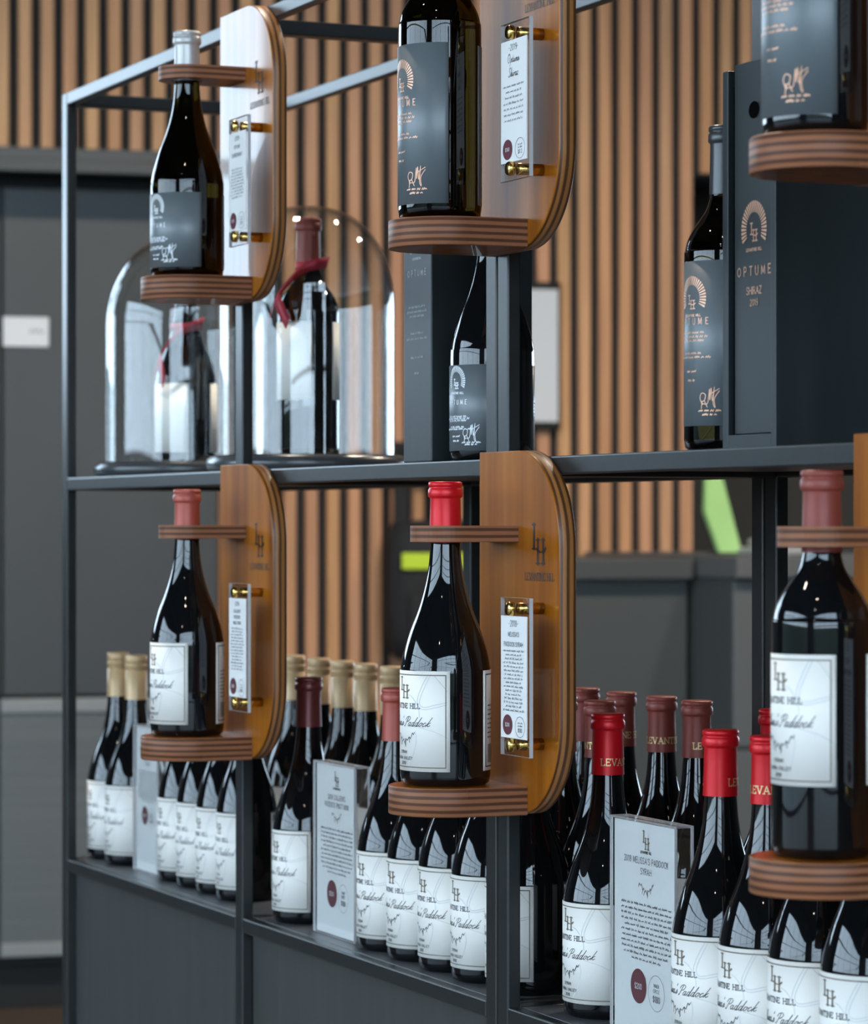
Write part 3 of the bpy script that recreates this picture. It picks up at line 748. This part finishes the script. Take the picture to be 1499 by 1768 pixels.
# middle bay
bottle(.832, .066, 0, 'burg', M_BLACKGL, M_MAROON, 'estate', 'dark maroon capped bottle just left of the middle acrylic sign')
G2 = 'front row bottles of the middle bay'
for i, x in enumerate((1.106, 1.196, 1.286, 1.376, 1.466)):
    bottle(x, .068, 0, 'burg', M_BLACKGL, M_SALMON, 'estate',
           ['dusty red capped bottle just right of the middle acrylic sign', 'white labelled bottle second to the right of the middle sign',
            'white labelled bottle third to the right of the middle sign', 'white labelled bottle fourth to the right of the middle sign, beside the central post',
            'bottle mostly hidden behind the pair of central posts'][i], group=G2)
G3 = 'brown capped bottles in the back row'
for i, (x, y, a) in enumerate(((1.191, .266, 120), (1.284, .266, -68), (1.382, .266, -9), (1.4715, .262, 50))):
    bottle(x, y, 0, 'burg', M_BLACKGL, M_BROWN, 'estate', 'brown capped bottle in the back row, ' +
           ['closest to the central wooden holder', 'second from the central holder', 'third from the central holder, gold lettering in front', 'furthest right'][i],
           cap_text=a, detail=False, group=G3)
bottle(1.430, .168, 0, 'burg', M_BLACKGL, M_BROWN, 'estate', 'brown capped bottle standing right behind the bright red capped one', cap_text=-88, detail=False, group=G3)
bottle(1.337, .168, 0, 'burg', M_BLACKGL, M_BROWN, 'estate', 'brown red capped bottle mostly hidden behind the central wooden holder', detail=False, group=G3)
# near bay
G4 = 'bright red capped bottles of the near bay'
bottle(1.641, .074, 0, 'burg', M_BLACKGL, M_RED, 'estate', 'bright red capped bottle just left of the near acrylic sign', cap_text=41, group=G4)
for i, x in enumerate((1.902, 1.9915, 2.081, 2.1705)):
    bottle(x, .060, 0, 'burg', M_BLACKGL, M_RED, 'estate',
           ['bright red capped bottle just right of the near acrylic sign', 'bright red capped bottle second to the right of the near sign',
            'white labelled bottle third to the right of the near sign, under the right wooden ledge', 'white labelled bottle in the lower right corner'][i], cap_text=(90, -14, 0, 0)[i], group=G4)
bottle(1.637, .264, 0, 'burg', M_BLACKGL, M_RED, 'estate', 'bright red capped bottle in the back row, at the right rear post', detail=False, group=G4)

#SIGNS
# ------------------------------------------------------------------ acrylic stand-up signs
def acrylic_sign(x, y, wd, ht, title, price, lab, ins=None):
    t = empty('acrylic_sign', (x, y, 0)); TH = .020
    c = .0022
    abox('front_sheet', 0, wd, 0, c, 0.0006, ht, t, 1)
    abox('back_sheet', 0, wd, TH - c, TH, 0.0006, ht, t, 1)
    abox('side_sheet', wd - c, wd, c, TH - c, 0.0006, ht, t, 0)
    abox('side_sheet', 0, c, c, TH - c, 0.0006, ht, t, 0)
    abox('top_strip', c, wd - c, c, TH - c, ht - c, ht, t, 2)
    p = box('paper_insert', .003, wd - .004, 0.0036, .0050, .002, ht - .003, M_SIGN, t, 0)
    mp = flatmap(.0036); cx = wd * .52; s = wd / .135
    top = ht
    L1 = monogram(cx, top - .0275 * s, .0175 * s)
    L2 = write('LEVANTINE HILL', cx, top - .0315 * s, .0022, .25)
    for ln, z in title: L2 += write(ln, cx, top - z * s, .0058 * s, .26, xs=.92)
    VV = vine(cx, top - .070 * s, .031 * s, .011 * s)
    L3 = []
    for i in range(11):
        wv = .052 * s * (1, 1, 1, 1, .86, 1, .96, 1, .98, .9, .58)[i]
        L3 += greek(cx - wv, cx + wv, top - (.0815 + .0052 * i) * s, .0026 * s, 70 + i)
    V, Fc = ribbons(L2, .0006, mp); A, B = ribbons(L3, .0006, mp)
    obj('sign_lettering', V + A, Fc + [tuple(i + len(V) for i in f) for f in B], M_SIGNINK, t)
    A, B = ribbons(L1, .0018 * s, mp, pen=.42); V, Fc = ribbons(VV, .0007, mp)
    obj('sign_emblem', V + A, Fc + [tuple(i + len(V) for i in f) for f in B], M_TANINK, t)
    m1 = (cx - .0155 * s, top - .158 * s); m2 = (cx + .0215 * s, top - .1605 * s)
    pr = obj('price_disc', *disc(m1[0], m1[1], .0165 * s, .0165 * s, mp, .0004), M_WINE, t)
    obj('price_lettering', *ribbons(write(price[0], m1[0], m1[1] - .0026 * s, .0052 * s, .2), .0008, mp, .0008), M_CARD, pr)
    V, Fc = ribbons(ellipse_line(m2[0], m2[1], .0165 * s, .0168 * s) + write('INNER', m2[0], m2[1] + .0055 * s, .0030 * s, .25) + write('CIRCLE', m2[0], m2[1] + .0005 * s, .0030 * s, .25), .0005, mp)
    A, B = ribbons(write(price[1], m2[0], m2[1] - .0085 * s, .0056 * s, .2), .0008, mp)
    obj('member_price', V + A, Fc + [tuple(i + len(V) for i in f) for f in B], M_GREYINK, t)
    tag(t, lab, 'sign', 'acrylic signs on the lower shelf')
acrylic_sign(.197, .045, .106, .203, [("2018 MELISSA'S PADDOCK", .0440), ('SYRAH', .0535)], ('$200', '$180'), 'furthest acrylic sign, standing between white labelled bottles at the far left')
acrylic_sign(.926, .036, .131, .203, [("2018 COLLEEN'S", .0440), ('PADDOCK PINOT NOIR', .0535)], ('$200', '$180'), 'middle acrylic sign beside the dark maroon capped bottle')
acrylic_sign(1.719, .038, .1345, .2045, [("2018 MELISSA'S PADDOCK", .0415), ('SYRAH', .0515)], ('$200', '$180'), 'nearest acrylic sign with readable prices, between bright red capped bottles')

#HOLDERS
# ------------------------------------------------------------------ wooden bottle holders
TB = .018; BW = .188; BH = .355
def arc(cx, cz, r, a0, a1, n): return [(cx + r * math.cos(a0 + (a1 - a0) * i / n), cz + r * math.sin(a0 + (a1 - a0) * i / n)) for i in range(n + 1)]
def board_mesh():
    R = .094
    P = [(0, 0)] + arc(BW - R, R, R, -PI / 2, 0, 18) + arc(BW - R, BH - R, R, 0, PI / 2, 18) + [(0, BH)]
    n = len(P); c = .0012
    def ring(off, y):
        out = []
        for x, z in P: out.append((x + (BW / 2 - x) * off * 8, y, z + (BH / 2 - z) * off * 4))
        return out
    V = ring(c, -TB) + ring(0, -TB + c) + ring(0, -c) + ring(c, 0)
    F_, mi = [tuple(range(n))], [0]
    for k in range(3):
        for i in range(n):
            j = (i + 1) % n
            F_.append((k * n + i, (k + 1) * n + i, (k + 1) * n + j, k * n + j)); mi.append(1 if k else 0)
    F_.append(tuple(reversed(range(3 * n, 4 * n)))); mi.append(0)
    return mesh_of(V, F_, [M_WOOD, M_PLYY], [0 < q < len(F_) - 1 for q in range(len(F_))], mi)
YC = -.081                                              # bottle axis in front of the board plane
def ledge_mesh():
    r = .056; h = .028; P = [(.004, -TB)] + [(.06 + x, z) for x, z in arc(0, YC, r, PI, 2 * PI, 28)] + [(.116, -TB)]
    n = len(P); V = []
    for off, z in ((.0012, 0), (0, .0012), (0, h - .0012), (.0012, h)):
        for x, y in P: V.append((x + (.06 - x) * off * 14, y + (YC - y) * off * 14 * (1 if y < -TB - .001 else 0), z))
    F_, mi = [tuple(reversed(range(n)))], [0]
    for k in range(3):
        for i in range(n):
            j = (i + 1) % n
            F_.append((k * n + i, k * n + j, (k + 1) * n + j, (k + 1) * n + i)); mi.append(1)
    F_.append(tuple(range(3 * n, 4 * n))); mi.append(0)
    def flat(q): return q in (0, len(F_) - 1) or (q - 1) % n in (0, n - 2, n - 1)
    return mesh_of(V, F_, [M_WOOD, M_PLYZ], [not flat(q) for q in range(len(F_))], mi)
def collar_mesh(YC=YC):
    r, ri, h = .0345, .0178, .016; N_ = 48
    out, inn = [], []
    for i in range(N_):
        a = 2 * PI * i / N_; dx, dy = math.cos(a), math.sin(a)
        if dy <= 0: t = r
        else:
            t = 1e9
            if abs(dx) > 1e-6: t = min(t, r / abs(dx))
            t = min(t, (-TB - YC) / dy)
        out.append((.06 + dx * t, YC + dy * t)); inn.append((.06 + dx * ri, YC + dy * ri))
    for i in range(N_):                                  # square the two corners at the board
        x, y = out[i]
        if y > -TB - .006 and abs(x - .06) > r - .006: out[i] = (.06 + math.copysign(r, x - .06), -TB)
    V = [(x, y, 0) for x, y in out] + [(x, y, h) for x, y in out] + [(x, y, 0) for x, y in inn] + [(x, y, h) for x, y in inn]
    F_, mi = [], []
    for i in range(N_):
        j = (i + 1) % N_
        F_ += [(i, j, N_ + j, N_ + i), (2 * N_ + j, 2 * N_ + i, 3 * N_ + i, 3 * N_ + j), (N_ + i, N_ + j, 3 * N_ + j, 3 * N_ + i), (j, i, 2 * N_ + i, 2 * N_ + j)]
        mi += [1, 1, 0, 0]
    return mesh_of(V, F_, [M_WOOD, M_PLYZ], False, mi)
def holder(x0, z0, title, price, lab, paper_lines, big=False):
    t = empty('bottle_holder', (x0, 0, z0))
    link('back_board', cached('board', board_mesh), t)
    link('ledge', cached('ledge', ledge_mesh), t)
    yc = YC - (.006 if big else 0)
    link('neck_collar', cached(('collar', yc), lambda: collar_mesh(yc)), t, (0, 0, .2655))
    mp = flatmap(-TB); bx = .144
    link('branded_monogram', cached('bm', lambda: mesh_of(*ribbons(monogram(bx - .002, .2445, .0385), .0042, mp, .0003, pen=.38), M_BURN)), t)
    link('branded_lettering', cached('bt', lambda: mesh_of(*ribbons(write('LEVANTINE HILL', bx, .2285, .0072, .16, serif=True), .0012, mp, .0003, pen=.5), M_BURN)), t)
    # acrylic card plate on two brass stand-offs
    px0, px1, pz0, pz1, py = .121, .187, .061, .2125, -.045
    pl = abox('card_plate', px0, px1, py - .004, py, pz0, pz1, t, 1)
    for z in (pz0 + .0105, pz1 - .0105):
        so = link('standoff', cached('so', lambda: lathe([(0, 0), (.0058, 0), (.0058, .0262), (.0052, .0265), (0, .0265)], M_BRASS, 24)), t, (.150, -TB - .0003, z), (PI / 2, 0, 0))
        link('standoff_cap', cached('soc', lambda: lathe([(0, 0), (.0068, 0), (.0070, .001), (.0068, .0045), (.0060, .0058), (0, .006)], M_BRASS, 24)), t, (.150, py - .0043, z), (PI / 2, 0, 0))
    w0, w1, v0, v1 = px0 + .0035, px1 - .0035, .078, .195
    pa = box('price_card', w0, w1, py - .0052, py - .0042, v0, v1, M_CARD, t, 0)
    mq = flatmap(py - .0052); cx = (w0 + w1) / 2
    L = []
    for txt, v, h, f in title: L += write(txt, cx, v1 - v, h, .22 if f is CAPS else .05, f, slant=0 if f is CAPS else .12)
    rr = random.Random(hash(lab) % 1000 if False else int(x0 * 1000))
    A, B = ribbons(L, .0006, mq, .0004); G = []
    a0, a1, n = paper_lines
    for i in range(n):
        q = rr.uniform(.017, .024)
        G += greek(cx - q, cx + q, v1 - (a0 + (a1 - a0) * i / max(1, n - 1)), .0024, i + int(x0 * 50))
    A2, B2 = ribbons(G, .0005, mq, .0004)
    obj('card_lettering', A + A2, B + [tuple(i + len(A) for i in f) for f in B2], M_GREYINK, t)
    c1, c2 = (cx - .0135, v0 + .0125), (cx + .0150, v0 + .0115)
    pd = obj('price_disc', *disc(c1[0], c1[1], .0110, .0098, mq, .0004), M_WINE, t)
    obj('price_lettering', *ribbons(write(price[0], c1[0], c1[1] - .0016, .0034, .2), .0007, mq, .0007), M_CARD, pd)
    obj('member_price', *ribbons(ellipse_line(c2[0], c2[1], .0110, .0098) + greek(c2[0] - .005, c2[0] + .005, c2[1] + .003, .0016, 3) + greek(c2[0] - .005, c2[0] + .005, c2[1] + .0003, .0016, 4) + write(price[1], c2[0], c2[1] - .005, .0036, .2), .0005, mq, .0004), M_GREYINK, t)
    tag(t, lab, 'bottle holder', 'wooden bottle holders on the shelf posts')
ZU, ZL = .752, .200
TM = [('-2018-', .010, .0058, CAPS), ("MELISSA'S", .0195, .0040, CAPS), ('PADDOCK SYRAH', .0290, .0040, CAPS)]
TO = [('-2019-', .010, .0058, CAPS), ('Optume', .0215, .0085, LOWER), ('Shiraz', .0350, .0085, LOWER)]
TC = [('-2019-', .010, .0050, CAPS), ('OPTUME', .0195, .0040, CAPS), ('CHARDONNAY', .0290, .0040, CAPS)]
TR = [('-2018-', .009, .0050, CAPS), ("COLLEEN'S", .0170, .0036, CAPS), ('PADDOCK', .0240, .0036, CAPS), ('PINOT NOIR', .0310, .0036, CAPS)]
X1, X2, X3 = .746, 1.536, 2.270
holder(X1, ZU, TC, ('$150', '$135'), 'upper left wooden holder gripping the silver capped bottle', (.045, .078, 10))
holder(X2, ZU, TO, ('$360', '$342'), 'upper middle wooden holder carrying the slate labelled bottle', (.045, .078, 7), True)
holder(X3, ZU, TO, ('$360', '$342'), 'upper right wooden holder cut off by the picture edge, slate labelled bottle', (.045, .078, 7), True)
holder(X1, ZL, TR, ('$200', '$180'), 'lower left wooden holder carrying the dusty red capped bottle', (.037, .085, 14))
holder(X2, ZL, TM, ('$200', '$180'), 'lower middle wooden holder in sharp focus with the bright red capped bottle', (.0345, .0915, 16))
holder(X3, ZL, TM, ('$200', '$180'), 'lower right wooden holder cut off by the picture edge, brown red capped bottle', (.0345, .0915, 16))
for nm, x, z, kind, gl, foil, lb, lab, rz, dx, ink in (
    ('a', X1, ZU, 'burg', M_OLIVE, M_SILVER, 'optume', 'olive glass bottle with silver cap in the upper left wooden holder', .22, 0, M_WHITEINK),
    ('b', X2, ZU, 'bordb', M_OLIVE, M_BLKFOIL, 'optume', 'tall shouldered slate labelled bottle in the upper middle wooden holder', 0, 0, M_COPPER),
    ('c', X3, ZU, 'bordb', M_BLACKGL, M_BLKFOIL, 'optume', 'slate labelled bottle cut off at the top right corner', .1, 0, M_COPPER),
    ('d', X1, ZL, 'burg', M_BLACKGL, M_SALMON, 'estate', 'dusty red capped bottle in the lower left wooden holder', 0, 0, None),
    ('e', X2, ZL, 'burg', M_BLACKGL, M_RED, 'estate', 'bright red capped bottle in the lower middle wooden holder, in sharp focus', 0, 0, None),
    ('f', X3, ZL, 'bord', M_BLACKGL, M_BROWN, 'estate', 'square shouldered bottle with brown red cap in the lower right wooden holder', 0, 0, None)):
    big = kind == 'bordb'
    bottle(x + .06, YC - (.006 if big else 0), z + .0282, 'bord' if big else kind, gl, foil, lb, lab, rz, scale=1.055 if big else 1.0, ink=ink or M_WHITEINK)

#TOP
# ------------------------------------------------------------------ things on the middle shelf
def dome(x, y, kind, lab, lab_b):
    t = empty('glass_dome', (x, y, ZM))
    link('round_tray', cached('tray', lambda: lathe([(0, 0), (.120, 0), (.1285, .004), (.131, .010), (.1285, .018), (.122, .022), (.119, .0225), (.119, .0205), (0, .0205)], M_TRAY, 72)), t)
    R, h0, h1 = .114, .215, .345; w = .0028
    def shell():
        o = [(R - .0004, .0212), (R, .0217), (R, .0225), (R, .05), (R, h0)]
        for i in range(1, 15):
            a = PI / 2 * i / 14; o.append((R * math.cos(a) ** .82 if i < 14 else 0.0, h0 + (h1 - h0) * math.sin(a)))
        o = [p for p in o if p is not None]
        r2 = R - w
        n = [(r2 + .0004, .0212), (r2, .0217), (r2, .0225), (r2, .05), (r2, h0)]
        for i in range(1, 15):
            a = PI / 2 * i / 14; n.append((r2 * math.cos(a) ** .82 if i < 14 else 0.0, h0 + (h1 - w - h0) * math.sin(a)))
        return lathe([n[-1]] + n[-2::-1] + o, M_CLEAR, 72)
    link('glass_cloche', cached('cloche', shell), t)
    tag(t, lab, 'glass dome', 'glass domes on the middle shelf')
    burg = kind == 'burg'
    b = bottle(x + .004, y, ZM + .0208, kind, M_BLACKGL, M_BROWN, 'estate', lab_b, detail=False, scale=1.0 if burg else 1.04, group='bottles under the glass domes', lv=(.070, .166))
    # flat ribbon slung round the neck, falling over the shoulder towards the windows
    def pt(l, t_, z): return (-.391 * l + .920 * t_, -.920 * l - .391 * t_, z)
    if burg:
        loop = [(-.022, .010, .196), (-.010, .026, .190), (.008, .033, .181), (.022, .036, .168), (.034, .034, .150), (.042, .030, .132), (.046, .026, .112)]
        tail = [(.038, .034, .142), (.034, .041, .126), (.030, .044, .108)]
    else:
        loop = [(-.022, .004, .236), (-.010, .019, .233), (.006, .023, .228), (.020, .027, .216), (.034, .028, .200), (.044, .027, .184), (.050, .026, .163)]
        tail = [(.041, .030, .190), (.034, .038, .174), (.026, .042, .158)]
    V, Fc = [], []
    for pts in (loop, tail):
        q = smooth_prof([pt(*p) for p in pts], 5); i0 = len(V)
        for p in q:
            V.append((p[0], p[1], p[2] - .002)); V.append((p[0] + .004, p[1] + .004, p[2] + .0125))
        for k in range(len(q) - 1): Fc.append((i0 + 2 * k, i0 + 2 * k + 2, i0 + 2 * k + 3, i0 + 2 * k + 1))
    r = .0172; i0 = len(V); zr = .190 if burg else .232
    r = .0225 if burg else .0165
    for i in range(24):
        c_, s_ = math.cos(2 * PI * i / 24), math.sin(2 * PI * i / 24)
        V += [(r * c_, r * s_, zr), (r * .97 * c_, r * .97 * s_, zr + .009)]
    for i in range(24):
        j = (i + 1) % 24; Fc.append((i0 + 2 * i, i0 + 2 * j, i0 + 2 * j + 1, i0 + 2 * i + 1))
    rb = obj('ribbon', V, Fc, M_RIBBON, b, True)
    md = rb.modifiers.new('thickness', 'SOLIDIFY'); md.thickness = .0008
dome(.118, .148, 'burg', 'far left glass dome over a white labelled bottle', 'ribboned bottle inside the far left glass dome')
dome(.600, .152, 'bord', 'glass dome right of the left front post, over a ribboned bottle', 'ribboned bottle inside the glass dome right of the left front post')

def optume_print(t, cx, top, mp, m, q=1.0):
    V, Fc = rays(cx, top - .031 * q, .0120 * q, .0200 * q, 27, mp, .0004, 1.1)
    for L, w in ((monogram(cx, top - .040 * q, .014 * q), .0013), (write('LEVANTINE HILL', cx, top - .0475 * q, .0022 * q, .3), .0007), (write('OPTUME', cx, top - .066 * q, .0068 * q, .75), .0011)):
        A, B = ribbons(L, w, mp, .0004); Fc += [tuple(i + len(V) for i in f) for f in B]; V += A
    return V, Fc
# slim gift box beside the right dome
g = empty('gift_box', (1.283, .004, ZM))
box('box_body', 0, .077, 0, .118, 0, .350, M_BOX, g, .0015)
box('box_lid', -.0008, .0778, -.0008, .1188, .300, .3515, M_BOX, g, .0015)
mp = flatmap(0.0)
V, Fc = optume_print(g, .0385, .262, mp, None, .95)
for i, (z, w) in enumerate(((.165, .044), (.160, .052), (.155, .04), (.137, .034), (.131, .056), (.111, .034), (.094, .014))):
    A, B = ribbons(greek(.0385 - w / 2, .0385 + w / 2, z, .0026, 90 + i), .0007, mp, .0004); Fc += [tuple(k + len(V) for k in f) for f in B]; V += A
obj('box_print', V, Fc, M_SILVINK, g)
tag(g, 'slim black gift box between the right glass dome and the central posts', 'gift box')
bottle(1.424, .046, ZM, 'burg', M_BLACKGL, M_SILVER, 'optume', 'slate labelled bottle standing in front of the slim black gift box', rz=.12, scale=1.0)
# black bottle and the big sliding-lid box on the right
bottle(1.932, .050, ZM, 'bord', M_OLIVE, M_BLKFOIL, 'optume', 'slate labelled bottle standing left of the big black gift box', rz=.09, scale=.985, ink=M_COPPER, lv=(.022, .1715))
g = empty('gift_box', (1.984, .018, ZM))
W, D_, H_ = .0955, .135, .332
box('side_board', 0, .010, .0, D_, 0, H_ + .0, M_BOX, g, .0008)
box('side_board', W - .008, W, .0, D_, 0, H_ - .002, M_BOX, g, .0008)
box('bottom_board', .010, W - .008, .0, D_, 0, .012, M_BOX, g, .0008)
box('back_board', .010, W - .008, D_ - .01, D_, .012, H_ - .002, M_BOX, g, .0008)
box('top_board', .010, W - .008, .012, D_ - .01, H_ - .014, H_ - .002, M_BOX, g, .0008)
box('painted_groove_shade', .010, .0165, .006, .012, .012, H_ - .014, M_BOXSHADE, g, 0)  # strip coloured black for the shade beside the lid
lid = box('sliding_lid', .0168, W - .0085, .003, .010, .0125, H_ + .004, M_BOX, g, .0008)
mp = flatmap(.003); cx = .0525
obj('painted_finger_hole', *disc(cx, .293, .0095, .0075, mp, .0004), M_BOXSHADE, g)  # flat disc on the lid, the dark of a hole painted
V, Fc = optume_print(g, cx, .2245, mp, None, 1.13)
for txt, z, h in (('SHIRAZ', .1335, .0062), ('2019', .1235, .0055)):
    A, B = ribbons(write(txt, cx, z, h, .22), .0009, mp, .0004); Fc += [tuple(k + len(V) for k in f) for f in B]; V += A
obj('box_print', V, Fc, M_COPPER, g)
tag(g, 'big black wooden gift box with sliding lid and copper print at the right', 'gift box')
